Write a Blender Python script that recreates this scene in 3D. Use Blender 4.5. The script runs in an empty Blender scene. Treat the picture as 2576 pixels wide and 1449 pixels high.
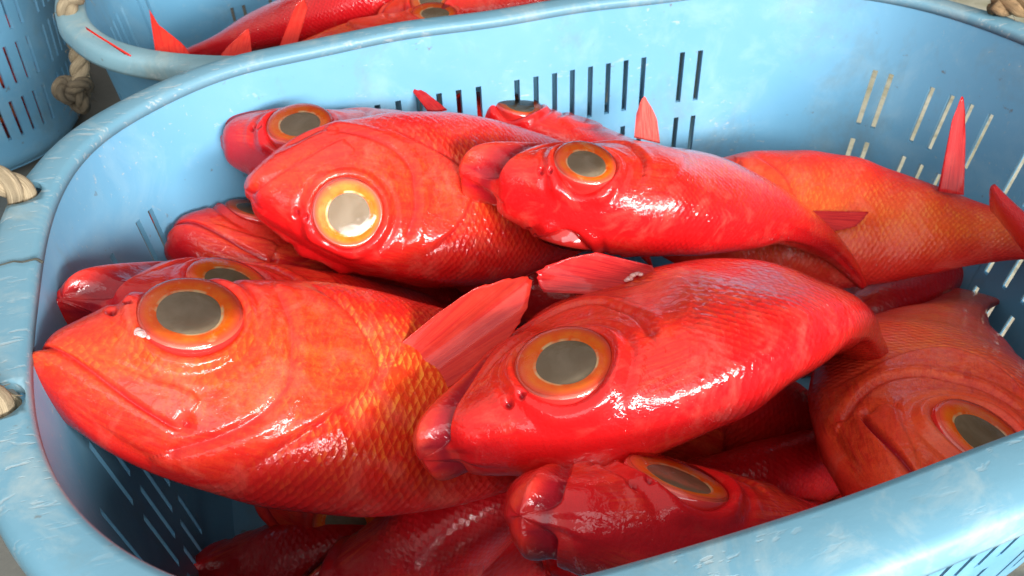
import bpy, math, random
import numpy as np
from mathutils import Matrix, Vector

SC = bpy.context.scene
COL = SC.collection
random.seed(7)
RNG = np.random.default_rng(7)

# ------------------------------------------------------------------ camera
cam_d = bpy.data.cameras.new('camera')
cam = bpy.data.objects.new('camera', cam_d)
COL.objects.link(cam)
SC.camera = cam
cam_d.sensor_width = 36.0
cam_d.lens = 36.0 * 2004.0 / 2576.0
cam_d.clip_start = 0.01
cam_d.clip_end = 60.0
_yaw, _pit, _rol = -0.362, 0.706, 0.001
_f = Vector((-math.sin(_yaw) * math.cos(_pit), math.cos(_yaw) * math.cos(_pit), -math.sin(_pit)))
_r = Vector((math.cos(_yaw), math.sin(_yaw), 0))
_u = _r.cross(_f)
cam.matrix_world = Matrix(((_r.x, _u.x, -_f.x, -0.249), (_r.y, _u.y, -_f.y, -0.378),
                           (_r.z, _u.z, -_f.z, 0.268), (0, 0, 0, 1)))
cam_d.dof.use_dof = True
cam_d.dof.focus_distance = 0.42
cam_d.dof.aperture_fstop = 20.0

# ------------------------------------------------------------------ light (market shed, daylight through its open side)
world = bpy.data.worlds.new('World')
SC.world = world
world.use_nodes = True
world.node_tree.nodes['Background'].inputs[0].default_value = (1.0, 0.97, 0.93, 1)
world.node_tree.nodes['Background'].inputs[1].default_value = 0.05


def area(name, loc, target, sx, sy, power, color=(1, 1, 1)):
    d = bpy.data.lights.new(name, 'AREA')
    d.shape = 'RECTANGLE'
    d.size, d.size_y = sx, sy
    d.energy = power
    d.color = color
    o = bpy.data.objects.new(name, d)
    COL.objects.link(o)
    o.location = loc
    o.rotation_euler = (Vector(target) - Vector(loc)).to_track_quat('-Z', 'Y').to_euler()
    return o


area('open_side_daylight', (0.55, -2.3, 0.82), (0, 0, 0), 1.9, 0.42, 155, (1, 0.985, 0.96))
area('open_side_sky', (-0.4, -2.9, 1.9), (0, 0, 0), 4.5, 1.8, 85, (0.93, 0.97, 1.0))
area('overhead_fill', (-0.9, 0.3, 2.6), (0, 0, 0), 6.5, 6.0, 105, (1.0, 0.98, 0.95))  # added broad fill from overhead, softly brightens the heap and inner walls

SC.view_settings.view_transform = 'Standard'
SC.view_settings.look = 'None'
SC.view_settings.gamma = 1.0
SC.view_settings.exposure = 0.1
SC.view_settings.use_curve_mapping = False
SC.cycles.use_denoising = True
SC.cycles.max_bounces = 8
SC.cycles.transparent_max_bounces = 12


# ------------------------------------------------------------------ helpers
def tag(o, label=None, cat=None, group=None, kind=None):
    if label: o['label'] = label
    if cat: o['category'] = cat
    if group: o['group'] = group
    if kind: o['kind'] = kind
    return o


def mesh_obj(name, V, Fc, mat, parent=None, smooth=True, uv=None, col=None, sharp=None):
    me = bpy.data.meshes.new(name)
    V = np.asarray(V, dtype=np.float64)
    lens = np.fromiter((len(f) for f in Fc), dtype=np.int32, count=len(Fc))
    flat = np.fromiter((i for f in Fc for i in f), dtype=np.int32, count=int(lens.sum()))
    me.vertices.add(len(V)); me.vertices.foreach_set('co', V.astype(np.float32).ravel())
    me.loops.add(len(flat)); me.loops.foreach_set('vertex_index', flat)
    me.polygons.add(len(lens)); me.polygons.foreach_set('loop_start', (np.cumsum(lens) - lens).astype(np.int32))
    me.polygons.foreach_set('loop_total', lens)
    me.update(calc_edges=True)
    if uv is not None:
        lay = me.uv_layers.new(name='UVMap')
        idx = np.empty(len(me.loops), dtype=np.int32)
        me.loops.foreach_get('vertex_index', idx)
        lay.data.foreach_set('uv', np.asarray(uv, dtype=np.float32)[idx].ravel())
    if col is not None:
        for nm, arr in col.items():
            a = me.attributes.new(nm, 'FLOAT', 'POINT')
            a.data.foreach_set('value', np.asarray(arr, dtype=np.float32).ravel())
    me.polygons.foreach_set('use_smooth', [smooth] * len(me.polygons))
    me.update()
    if sharp: me.set_sharp_from_angle(angle=math.radians(sharp))
    if mat: me.materials.append(mat)
    o = bpy.data.objects.new(name, me)
    COL.objects.link(o)
    if parent: o.parent = parent
    return o


def sstep(a, b, x):
    t = np.clip((x - a) / (b - a), 0, 1)
    return t * t * (3 - 2 * t)


def interp(x, pts):
    """smooth (Catmull-Rom / Hermite) interpolation through control points"""
    P = np.array(pts, float)
    X, Y = P[:, 0], P[:, 1]
    m = np.empty_like(Y)
    d = np.diff(Y) / np.diff(X)
    m[0], m[-1] = d[0], d[-1]
    s = d[:-1] * d[1:] > 0
    w1 = 2 * np.diff(X)[1:] + np.diff(X)[:-1]
    w2 = np.diff(X)[1:] + 2 * np.diff(X)[:-1]
    with np.errstate(divide='ignore', invalid='ignore'):
        hm = (w1 + w2) / (w1 / d[:-1] + w2 / d[1:])
    m[1:-1] = np.where(s, hm, 0)
    i = np.clip(np.searchsorted(X, x) - 1, 0, len(X) - 2)
    h = X[i + 1] - X[i]
    t = np.clip((x - X[i]) / h, 0, 1)
    return ((2 * t**3 - 3 * t**2 + 1) * Y[i] + (t**3 - 2 * t**2 + t) * h * m[i]
            + (-2 * t**3 + 3 * t**2) * Y[i + 1] + (t**3 - t**2) * h * m[i + 1])


def smooth_line(pts, n=60):
    P = np.array(pts, float)
    s = np.r_[0, np.cumsum(np.linalg.norm(np.diff(P, axis=0), axis=1))]
    q = np.linspace(0, s[-1], n)
    return np.stack([interp(q, np.c_[s, P[:, k]]) for k in range(P.shape[1])], 1)


def line_dist(Q, L):
    """distance, signed distance (positive to the left of travel) and arc parameter of 2D points to polyline"""
    A, B = L[:-1], L[1:]
    e = B - A
    l2 = (e**2).sum(1)
    best = np.full(len(Q), 1e9); sg = np.ones(len(Q)); par = np.zeros(len(Q))
    for k in range(len(A)):
        d = Q - A[k]
        t = np.clip((d @ e[k]) / l2[k], 0, 1)
        r = d - t[:, None] * e[k]
        dd = np.sqrt((r**2).sum(1))
        c = e[k, 0] * d[:, 1] - e[k, 1] * d[:, 0]
        m = dd < best
        best[m] = dd[m]; sg[m] = np.sign(c[m]); par[m] = (k + t[m]) / len(A)
    return best, best * sg, par


# ------------------------------------------------------------------ node helpers
def new_mat(name):
    m = bpy.data.materials.new(name)
    m.use_nodes = True
    nt = m.node_tree
    return m, nt, nt.nodes['Principled BSDF'], nt.nodes['Material Output']


class NT:
    def __init__(self, nt): self.nt = nt
    def n(self, typ, **kw):
        x = self.nt.nodes.new(typ)
        for k, v in kw.items():
            if k.startswith('i_'):
                x.inputs[int(k[2:]) if k[2:].isdigit() else k[2:].replace('_', ' ')].default_value = v
            else:
                setattr(x, k, v)
        return x
    def l(self, a, b): self.nt.links.new(a, b)
    def val(self, s, x):
        if hasattr(x, 'is_output') or isinstance(x, bpy.types.NodeSocket): self.l(x, s)
        else: s.default_value = x
    def math(self, op, a, b=0.0, c=None, clamp=False):
        x = self.n('ShaderNodeMath', operation=op, use_clamp=clamp)
        self.val(x.inputs[0], a); self.val(x.inputs[1], b)
        if c is not None: self.val(x.inputs[2], c)
        return x.outputs[0]
    def mix(self, f, a, b, mode='MIX'):
        x = self.n('ShaderNodeMix', data_type='RGBA', blend_type=mode)
        self.val(x.inputs[0], f)
        for s, v in ((x.inputs[6], a), (x.inputs[7], b)):
            if isinstance(v, tuple): s.default_value = v if len(v) == 4 else v + (1,)
            else: self.l(v, s)
        return x.outputs[2]
    def ramp(self, f, stops):
        x = self.n('ShaderNodeValToRGB')
        el = x.color_ramp.elements
        while len(el) < len(stops): el.new(0.5)
        for e, (p, c) in zip(el, stops):
            e.position = p
            e.color = (c, c, c, 1) if not isinstance(c, tuple) else c + (1,)
        self.l(f, x.inputs[0])
        return x.outputs[0]
    def noise(self, vec, scale, detail=4, rough=0.55, dist=0.0):
        x = self.n('ShaderNodeTexNoise')
        x.inputs['Scale'].default_value = scale; x.inputs['Detail'].default_value = detail
        x.inputs['Roughness'].default_value = rough; x.inputs['Distortion'].default_value = dist
        if vec is not None: self.l(vec, x.inputs['Vector'])
        return x.outputs[0]
    def mapping(self, vec, scale=(1, 1, 1), rot=(0, 0, 0), loc=(0, 0, 0)):
        x = self.n('ShaderNodeMapping')
        x.inputs['Scale'].default_value = scale; x.inputs['Rotation'].default_value = rot
        x.inputs['Location'].default_value = loc
        self.l(vec, x.inputs['Vector'])
        return x.outputs[0]


# ------------------------------------------------------------------ materials: fish
def make_skin(name, flank=(0.76, 0.030, 0.010), back=(0.66, 0.007, 0.009), gold=(0.85, 0.22, 0.035),
              film=0.24, goldness=0.6, wet=1.0, streak=.3):
    m, nt, B, out = new_mat(name)
    N = NT(nt)
    tc = N.n('ShaderNodeTexCoord')
    obj, uv = tc.outputs['Object'], tc.outputs['UV']
    at = lambda s: N.n('ShaderNodeAttribute', attribute_name=s).outputs['Fac']
    a_flank, a_head, a_lip, a_cheek, a_mouth = at('flank'), at('head'), at('lip'), at('cheek'), at('mouth')
    n1 = N.noise(obj, 9, 5, .6)
    n2 = N.noise(obj, 34, 5, .65, 1.2)
    # base: crimson back and belly, vermilion flanks
    base = N.mix(N.math('MULTIPLY', a_flank, N.ramp(n1, [(.3, .45), (.62, 1.)])), back, flank)
    # scale pattern in UV (rows of overlapping scales)
    vm = N.mapping(uv, (112, 54, 1), (0, 0, math.radians(45)))
    vor = N.n('ShaderNodeTexVoronoi', voronoi_dimensions='2D', feature='F1')
    vor.inputs['Scale'].default_value = 1.0
    vor.inputs['Randomness'].default_value = .30
    N.l(vm, vor.inputs['Vector'])
    sc_d = vor.outputs['Distance']
    dv = N.n('ShaderNodeVectorMath', operation='SUBTRACT'); N.l(vm, dv.inputs[0]); N.l(vor.outputs['Position'], dv.inputs[1])
    dp = N.n('ShaderNodeVectorMath', operation='DOT_PRODUCT'); N.l(dv.outputs[0], dp.inputs[0]); dp.inputs[1].default_value = (.7, .7, 0)
    lap = dp.outputs['Value']          # rises towards the free rear edge of every scale
    body = N.math('SUBTRACT', 1.0, a_head)
    gl = N.math('MULTIPLY', N.ramp(n2, [(.42, 0.), (.66, 1.)]), a_flank)
    gl2 = N.math('MULTIPLY', gl, N.math('MULTIPLY', N.ramp(N.math('MULTIPLY_ADD', lap, .8, .5), [(.38, 0.12), (.72, 1.)]), goldness))
    gl3 = N.math('MULTIPLY', gl2, N.math('MULTIPLY_ADD', body, .75, .25))
    c = N.mix(gl3, base, gold)
    # cheek: branching streaks of skin over the bone
    vst = N.mapping(uv, (7, 46, 1), (0, 0, .5))
    st = N.noise(vst, 1.6, 6, .62, 1.0)
    st_m = N.math('MULTIPLY', N.ramp(st, [(.42, 0.), (.56, 1.)]), N.math('MULTIPLY', a_cheek, .75 * streak))
    c = N.mix(st_m, c, (0.82, 0.085, 0.024))
    st_d = N.math('MULTIPLY', N.ramp(st, [(.3, 1.), (.42, 0.)]), N.math('MULTIPLY', a_cheek, .8 * streak))
    c = N.mix(st_d, c, (0.46, 0.016, 0.012))
    # blotchy pigment on the head
    n5 = N.noise(obj, 75, 5, .7, .6)
    c = N.mix(N.math('MULTIPLY', N.math('MULTIPLY', N.ramp(n5, [(.46, 0.), (.60, 1.)]), a_cheek), .5), c, (0.60, 0.014, 0.008))
    n6 = N.noise(obj, 24, 5, .6, 1.0)
    c = N.mix(N.math('MULTIPLY', N.math('MULTIPLY', N.ramp(n6, [(.5, 0.), (.66, 1.)]), a_flank), .30 * goldness), c, (0.86, 0.12, 0.014))
    # milky film of slime in patches
    n3 = N.noise(obj, 16, 6, .62, .8)
    fm = N.math('MULTIPLY', N.ramp(n3, [(.5, 0.), (.74, 1.)]), film)
    c = N.mix(fm, c, (0.80, 0.22, 0.15))
    # fine red speckle
    n4 = N.noise(obj, 260, 3, .7)
    c = N.mix(N.math('MULTIPLY', N.ramp(n4, [(.5, 0.), (.7, 1.)]), .35), c, (0.50, 0.012, 0.014))
    c = N.mix(N.math('MULTIPLY', a_lip, .35), c, (0.78, 0.055, 0.045))
    c = N.mix(N.math('MULTIPLY', at('groove'), .6), c, (0.40, 0.010, 0.016))
    c = N.mix(a_mouth, c, (0.30, 0.006, 0.016))
    N.l(c, B.inputs['Base Color'])
    B.inputs['Roughness'].default_value = .30
    rg = N.ramp(N.noise(obj, 40, 4, .6), [(.3, .36), (.7, .6)])
    N.l(rg, B.inputs['Roughness'])
    B.inputs['Specular IOR Level'].default_value = .08
    B.inputs['Coat Weight'].default_value = .9 * wet
    B.inputs['Coat IOR'].default_value = 1.45
    N.l(N.ramp(N.noise(obj, 60, 3, .5), [(.35, .02), (.7, .09)]), B.inputs['Coat Roughness'])
    # relief: scales on the body, wrinkles and beads on the head
    h_sc = N.math('MULTIPLY', N.math('MULTIPLY_ADD', sc_d, -.7, N.math('MULTIPLY', lap, .8)), body)
    b1 = N.n('ShaderNodeBump'); b1.inputs['Strength'].default_value = .75; b1.inputs['Distance'].default_value = .0013
    N.l(h_sc, b1.inputs['Height'])
    b2 = N.n('ShaderNodeBump'); b2.inputs['Strength'].default_value = .45; b2.inputs['Distance'].default_value = .0012
    N.l(N.math('ADD', N.noise(obj, 120, 4, .6), N.math('MULTIPLY', N.math('MULTIPLY', st, a_cheek), 2.0 * streak)), b2.inputs['Height'])
    N.l(b1.outputs[0], b2.inputs['Normal'])
    N.l(b2.outputs[0], B.inputs['Normal'])
    b3 = N.n('ShaderNodeBump'); b3.inputs['Strength'].default_value = .60; b3.inputs['Distance'].default_value = .0012
    N.l(N.math('ADD', N.noise(obj, 72, 3, .5, .9), N.math('MULTIPLY', h_sc, .55)), b3.inputs['Height'])
    N.l(b3.outputs[0], B.inputs['Coat Normal'])
    return m


def make_iris():
    m, nt, B, out = new_mat('eye_iris_orange')
    N = NT(nt)
    tc = N.n('ShaderNodeTexCoord')
    oi = N.n('ShaderNodeObjectInfo')
    n = N.noise(tc.outputs['Object'], 60, 4, .6)
    c = N.mix(N.ramp(n, [(.35, 0.), (.62, 1.)]), (1.0, 0.115, 0.005), (1.0, 0.20, 0.012))
    n2 = N.noise(tc.outputs['Object'], 26, 4, .6)
    rad = N.n('ShaderNodeAttribute', attribute_name='rad').outputs['Fac']
    c = N.mix(N.ramp(rad, [(.0, 1.), (.45, .0)]), c, (0.95, 0.10, 0.05))
    c = N.mix(N.ramp(n2, [(.60, 0.), (.72, .8)]), c, (0.9, 0.5, 0.25))
    c = N.mix(N.math('MULTIPLY', N.ramp(rad, [(.84, 0.), (.95, 1.)]), N.ramp(N.noise(tc.outputs['Object'], 30, 3, .6), [(.45, 0.), (.6, .9)])), c, (0.80, 0.66, 0.36))
    N.l(c, B.inputs['Base Color'])
    B.inputs['Roughness'].default_value = .5
    B.inputs['Specular IOR Level'].default_value = .15
    return m


def simple(name, color, rough=.4, **kw):
    m, nt, B, out = new_mat(name)
    B.inputs['Base Color'].default_value = color + (1,)
    B.inputs['Roughness'].default_value = rough
    for k, v in kw.items(): B.inputs[k.replace('_', ' ')].default_value = v
    return m


def make_pupil():
    m, nt, B, out = new_mat('eye_pupil_brown')
    N = NT(nt)
    tc = N.n('ShaderNodeTexCoord')
    n = N.noise(tc.outputs['Object'], 22, 4, .55, .7)
    c = N.mix(N.ramp(n, [(.35, 0.), (.65, 1.)]), (0.175, 0.132, 0.078), (0.24, 0.195, 0.13))
    N.l(c, B.inputs['Base Color'])
    B.inputs['Roughness'].default_value = .55
    B.inputs['Specular IOR Level'].default_value = .12
    return m


def make_cornea():
    m, nt, B, out = new_mat('eye_cornea_clear')
    N = NT(nt)
    nt.nodes.remove(B)
    tr = N.n('ShaderNodeBsdfTransparent')
    gl = N.n('ShaderNodeBsdfGlossy'); gl.inputs['Roughness'].default_value = .07
    fr = N.n('ShaderNodeFresnel'); fr.inputs['IOR'].default_value = 1.36
    tc = N.n('ShaderNodeTexCoord')
    b = N.n('ShaderNodeBump'); b.inputs['Strength'].default_value = .30; b.inputs['Distance'].default_value = .0006
    N.l(N.noise(tc.outputs['Object'], 130, 3, .6), b.inputs['Height'])
    N.l(b.outputs[0], gl.inputs['Normal']); N.l(b.outputs[0], fr.inputs['Normal'])
    mx = N.n('ShaderNodeMixShader')
    N.l(fr.outputs[0], mx.inputs[0]); N.l(tr.outputs[0], mx.inputs[1]); N.l(gl.outputs[0], mx.inputs[2])
    N.l(mx.outputs[0], out.inputs['Surface'])
    return m


def make_fin_mat(name, color=(0.66, 0.030, 0.014), dark=(0.56, 0.014, 0.010)):
    m, nt, B, out = new_mat(name)
    N = NT(nt)
    tc = N.n('ShaderNodeTexCoord')
    uv = N.mapping(tc.outputs['UV'], (30, 2.0, 1))
    w = N.noise(uv, 1.0, 4, .6, .3)
    n = N.noise(tc.outputs['Object'], 30, 4, .6)
    c = N.mix(N.ramp(w, [(.4, 0.), (.6, 1.)]), dark, color)
    c = N.mix(N.math('MULTIPLY', N.ramp(n, [(.5, 0.), (.75, 1.)]), .25), c, (0.78, 0.10, 0.07))
    N.l(c, B.inputs['Base Color'])
    B.inputs['Roughness'].default_value = .5
    B.inputs['Specular IOR Level'].default_value = .1
    B.inputs['Transmission Weight'].default_value = 0.0
    B.inputs['Coat Weight'].default_value = .35
    B.inputs['Coat Roughness'].default_value = .12
    b = N.n('ShaderNodeBump'); b.inputs['Strength'].default_value = .5; b.inputs['Distance'].default_value = .001
    N.l(w, b.inputs['Height']); N.l(b.outputs[0], B.inputs['Normal'])
    tl = N.n('ShaderNodeBsdfTranslucent'); N.l(c, tl.inputs['Color'])
    mx = N.n('ShaderNodeMixShader'); mx.inputs[0].default_value = .15
    N.l(B.outputs[0], mx.inputs[1]); N.l(tl.outputs[0], mx.inputs[2])
    N.l(mx.outputs[0], out.inputs['Surface'])
    return m


# ------------------------------------------------------------------ fish anatomy (unit = standard length, x from snout to tail, z dorsal)
ZT = [(0, -.033), (.0015, -.022), (.004, -.008), (.012, .009), (.03, .024), (.06, .046), (.10, .074), (.15, .102), (.20, .122), (.27, .143), (.34, .158),
      (.42, .163), (.50, .156), (.60, .132), (.70, .100), (.80, .068), (.90, .046), (.96, .044), (1.0, .048)]
ZB = [(0, -.037), (.0015, -.043), (.004, -.049), (.012, -.058), (.03, -.075), (.06, -.102), (.10, -.130), (.15, -.152), (.22, -.170), (.30, -.184),
      (.40, -.186), (.50, -.172), (.60, -.146), (.70, -.110), (.80, -.072), (.90, -.048), (.96, -.045), (1.0, -.048)]
WD = [(0, .003), (.0015, .017), (.004, .028), (.012, .041), (.03, .053), (.06, .061), (.10, .067), (.15, .073), (.20, .078), (.27, .083), (.34, .086),
      (.42, .084), (.50, .078), (.60, .066), (.70, .050), (.80, .034), (.90, .021), (.96, .015), (1.0, .008)]
EYE = np.array([.158, .036]); ER = .064
MOUTH = smooth_line([(-.02, -.014), (.0, -.019), (.03, -.034), (.08, -.062), (.13, -.089), (.172, -.108)], 40)
HINGE = np.array([.178, -.106])
PREOP = smooth_line([(.262, .085), (.282, .03), (.286, -.03), (.262, -.08), (.215, -.112), (.17, -.128)], 50)
OPERC = smooth_line([(.20, .26), (.25, .18), (.30, .118), (.355, .075), (.385, .035), (.400, .0), (.377, -.04), (.332, -.08), (.285, -.115), (.235, -.155), (.16, -.175), (.05, -.25)], 80)


def bend_pts(P, bend, lift):
    """curl the body behind the head: sideways by bend, up or down by lift (radians at the tail)"""
    P = np.array(P, float)
    x = P[:, 0]
    t = np.maximum(x - .32, 0)
    L = .68
    # centreline with angle growing linearly
    xs = np.linspace(0, 1.3, 261)
    tt = np.maximum(xs - .32, 0) / L
    def cl(k):
        a = k * tt**1.6
        d = np.diff(xs)
        am = .5 * (a[1:] + a[:-1])
        return a, np.r_[0, np.cumsum(np.sin(am) * d)], np.r_[0, np.cumsum(np.cos(am) * d)]
    aB, sB, cB = cl(bend)
    aL, sL, cL = cl(lift)
    xx = np.clip(x, 0, 1.3)
    ab, yb, xb = np.interp(xx, xs, aB), np.interp(xx, xs, sB), np.interp(xx, xs, cB)
    al, zl = np.interp(xx, xs, aL), np.interp(xx, xs, sL)
    shrink = np.interp(xx, xs, cL) - xx
    y, z = P[:, 1], P[:, 2]
    nx = xb + shrink - y * np.sin(ab) - z * np.sin(al)
    ny = yb + y * np.cos(ab)
    nz = zl + z * np.cos(al)
    nx = np.where(x < 0, P[:, 0] - 0, nx)
    return np.stack([nx, ny, nz], 1)


def fish_body_data(NX=210, NT_=150, gape=0.0, fat=1.0, deep=1.0, seed=0, prot=.009, plate_h=.6, cleft=1.0):
    t = np.linspace(0, 1, NX)
    # stations: dense at the snout and over the head
    xs = np.where(t < .68, .42 * (t / .68)**1.55, .42 + .58 * ((t - .68) / .32))
    th = np.linspace(0, 2 * np.pi, NT_, endpoint=False)
    X, TH = np.meshgrid(xs, th, indexing='ij')
    X, TH = X.ravel(), TH.ravel()
    zt, zb, w = interp(X, ZT) * deep, interp(X, ZB) * deep, interp(X, WD) * fat
    zc = zt * .46 + zb * .54 + .02 * sstep(.02, .2, X)
    eu_, el_ = 2.25 + .55 * sstep(.0, .1, xs) * (1 - sstep(.3, .5, xs)), 1.75 + .5 * (1 - sstep(.0, .12, xs))
    zt_, zb_ = interp(xs, ZT) * deep, interp(xs, ZB) * deep
    zc_ = zt_ * .46 + zb_ * .54 + .02 * sstep(.02, .2, xs)
    zm_ = np.interp(xs, MOUTH[:, 0], MOUTH[:, 1])
    q_ = np.clip((zc_ - zm_) / np.where(zm_ < zc_, zc_ - zb_, zt_ - zc_), -.95, .95)
    thm = np.pi / 2 + np.sign(q_) * np.arcsin(np.abs(q_)**(np.where(q_ > 0, el_, eu_) / 2))
    thm[xs > .172] = thm[np.searchsorted(xs, .172) - 1]
    h = np.arange(NT_ // 2 + 1) / (NT_ // 2)
    tu, tl = np.clip(h / .58, 0, 1), np.clip((h - .58) / .42, 0, 1)
    hu, hl = tu + .35 * (tu - tu**2), tl - .35 * (tl - tl**2)
    half = thm[:, None] * hu[None] + (np.pi - thm[:, None]) * hl[None]
    TH = np.concatenate([half[:, :-1], 2 * np.pi - half[:, :0:-1]], 1).ravel()
    c, s = np.cos(TH), np.sin(TH)
    up = c > 0
    eu = 2.25 + .55 * sstep(.0, .1, X) * (1 - sstep(.3, .5, X))
    el = 1.75 + .5 * (1 - sstep(.0, .12, X))
    e = np.where(up, eu, el)
    C = np.sign(c) * np.abs(c)**(2 / e)
    S = np.sign(s) * np.abs(s)**(2 / e)
    Z = zc + np.where(up, zt - zc, zc - zb) * C
    Y = w * S
    P = np.stack([X, Y, Z], 1)
    Q = np.stack([X, Z], 1)

    def normals(P):
        G = P.reshape(NX, NT_, 3)
        du = np.gradient(G, axis=0)
        dv = np.roll(G, -1, 1) - np.roll(G, 1, 1)
        n = np.cross(dv, du)
        n /= np.maximum(np.linalg.norm(n, axis=2, keepdims=True), 1e-12)
        # outward
        ctr = G.mean(1, keepdims=True)
        sgn = np.sign(((G - ctr) * n).sum(2).mean())
        n *= sgn
        n[0] = (-1, 0, 0)
        return n.reshape(-1, 3)
    n0 = normals(P)
    side = np.abs(s)
    lat = sstep(.10, .45, side)
    d = np.zeros(len(X))
    # eye swelling, socket and folds
    r = np.linalg.norm(Q - EYE, axis=1) / ER
    near = X < .6
    sw = .010 * np.exp(-(r / 1.45)**2) + .0065 * np.exp(-((r - 1.10) / .11)**2) - .0020 * np.exp(-((r - 1.33) / .08)**2) + .0012 * np.exp(-((r - 1.5) / .1)**2)
    sw -= .022 * (1 - sstep(.80, 1.0, r))
    d += sw * lat
    # nostrils
    nos = np.zeros(len(X))
    for q, rr in (((.070, .028), .0068), ((.087, .038), .0052)):
        rn = np.hypot((Q[:, 0] - q[0]) / .75, Q[:, 1] - q[1]) / rr
        nos = np.maximum(nos, np.exp(-rn**2 * 1.2))
        d += lat * (-.010 * np.exp(-rn**2 * 1.4) + .0006 * np.exp(-((rn - 1.6) / .4)**2))
    # groove between snout and brow
    # preopercle
    dd, sd, pa = line_dist(Q, PREOP)
    d += lat * (-.0045 * np.exp(-(dd / .0055)**2) + .0035 * np.exp(-((sd - .016) / .012)**2) * (dd < .06))
    # opercle edge: plate in front, step down behind
    do, so, po = line_dist(Q, OPERC)
    inside = -so  # travel goes back-down-forward: front of the plate lies to the right
    plate = np.where(so < 0, np.exp(so / .07), 0) if so[np.argmin(np.linalg.norm(Q - np.array([.3, 0]), axis=1))] < 0 else np.where(so > 0, np.exp(-so / .07), 0)
    head = np.where(plate > 0, 1.0, 0.0)
    in_s = np.abs(so) * np.where(plate > 0, 1, -1)
    of = sstep(.135, .085, Z) * sstep(.17, .25, X) * sstep(-.165, -.085, Z)
    ew = .003 + .03 * (1 - of)
    edge = sstep(-ew, ew, in_s)
    d += of * sstep(.05, .35, side) * plate_h * (.010 * edge * np.exp(-np.maximum(in_s, 0) / .06) - .006 * np.exp(-((in_s + .006) / .007)**2))
    # mouth
    dm, sm, pm = line_dist(Q, MOUTH)
    below = np.where(sm < 0, 1.0, -1.0) * dm          # positive = lower jaw
    endf = (1 - sstep(.92, 1.0, pm))
    # maxilla plate
    mw = interp(np.clip(pm, 0, 1), [(0, .004), (.3, .009), (.7, .025), (.93, .036), (1, .034)])
    mx = sstep(0, .004, -below) * (1 - sstep(mw, mw + .005, -below)) * np.where(pm < .995, 1, 0)
    d += (.0005 + .0038 * sstep(.35, .7, pm)) * mx * cleft * sstep(.05, .3, side)
    d -= .0032 * cleft * np.exp(-((-below - mw - .006) / .004)**2) * lat * (pm < .99) * sstep(.35, .7, pm)
    d -= .012 * cleft * lat * np.exp(-(np.linalg.norm(Q - (.176, -.100), axis=1) / .0085)**2)
    # lower jaw: lip roll and a furrow along the mandible
    d += .0028 * np.exp(-((below - .009) / .007)**2) * endf * cleft
    d -= .0045 * np.exp(-((below - .040) / .006)**2) * lat * endf * sstep(.05, .10, X)
    d -= .003 * np.exp(-((below - .062) / .005)**2) * lat * endf * sstep(.05, .1, X)
    P = P + n0 * d[:, None]
    # mouth cleft: push inwards
    cl = np.exp(-(dm / .0027)**2) * endf * cleft
    inward = np.stack([np.full(len(X), .30), -np.sign(Y) * np.minimum(np.abs(Y), .03) * 18 * .5, np.zeros(len(X))], 1)
    dep = (.011 + min(gape, .3) * .05) * cl
    P[:, 0] += dep * (1 - sstep(.02, .10, X)) * 1.0
    P[:, 1] -= np.sign(Y) * np.minimum(dep * .62 * sstep(.01, .05, X), np.abs(Y) * .22)
    # the chin stands out a little beyond the snout
    jw = sstep(-.002, .009, below) * (pm < .999)
    P[:, 0] -= prot * jw * (1 - sstep(.0, .16, X))
    # jaw drop
    jaw = sstep(-.001, .004, below) * (1 - sstep(.82, 1.0, pm)) * (X < HINGE[0] + .02)
    jaw = jaw * (1 - sstep(.10, .20, X) * .3)
    a = gape * jaw
    dx, dz = P[:, 0] - HINGE[0], P[:, 2] - HINGE[1]
    # opening turns the chin down and slightly back
    P[:, 0] = HINGE[0] + dx * np.cos(a) + dz * np.sin(a) * -1.0 * -1
    P[:, 2] = HINGE[1] - dx * np.sin(a) * -1.0 + dz * np.cos(a)
    # round off the very tip of the snout
    G = P.reshape(NX, NT_, 3)
    lipw = sstep(-.006, .0, below) * (1 - sstep(.012, .03, below)) * (1 - sstep(.08, .14, X)) * min(1., prot / .03)
    wsm = np.maximum((1 - sstep(.004, .03, xs))[:, None], lipw.reshape(NX, NT_))[..., None] * .5
    wsm = np.maximum(wsm, (1 - sstep(.001, .007, xs))[:, None, None] * .95)
    for _ in range(26):
        A_ = (np.roll(G, 1, 1) + np.roll(G, -1, 1)) * .25 + np.concatenate([G[:1], G[:-1]]) * .25 + np.concatenate([G[1:], G[-1:]]) * .25
        A_[0] = G[0].mean(0) * .5 + G[1] * .5
        G = G * (1 - wsm) + A_ * wsm
    P = G.reshape(-1, 3).copy()
    groove = lat * np.maximum(np.exp(-(dd / .0045)**2) * .8, np.exp(-((in_s + .003) / .005)**2) * of) * min(1., plate_h / .5)
    # soft unevenness of flesh
    rg = np.random.default_rng(100 + seed)
    for k in range(14):
        fx, fz = rg.normal(0, 14, 2); ph = rg.uniform(0, 6.28)
        P += n0 * (.0011 * np.sin(fx * X * 1.3 + fz * Z * 1.3 + ph + 2 * np.sign(Y)))[:, None] * lat[:, None]
    # attributes
    flank = np.exp(-((Z - (zc - .005)) / (.62 * (zt - zb) * .5 + 1e-4))**2 * 1.15) * sstep(.12, .5, side)
    hd = np.clip(edge, 0, 1)
    lip = .3 * np.exp(-((below - .008) / .012)**2) * endf * sstep(0, .02, .10 - X + .06)
    lip = np.maximum(lip, .8 * np.exp(-((-below - mw * .6) / (mw * .6))**2) * (pm < .995) * (pm > .5) * lat)
    cheek = hd * lat * sstep(1.25, 1.8, r) * sstep(.02, .08, X)
    mouth = np.clip(cl * 1.15 - .1, 0, 1)
    if prot > .02: mouth = np.maximum(mouth, .9 * np.exp(-((below - .002) / .0035)**2) * endf * (1 - sstep(.10, .16, X)))
    mouth = np.maximum(mouth, .85 * nos * lat)
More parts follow.
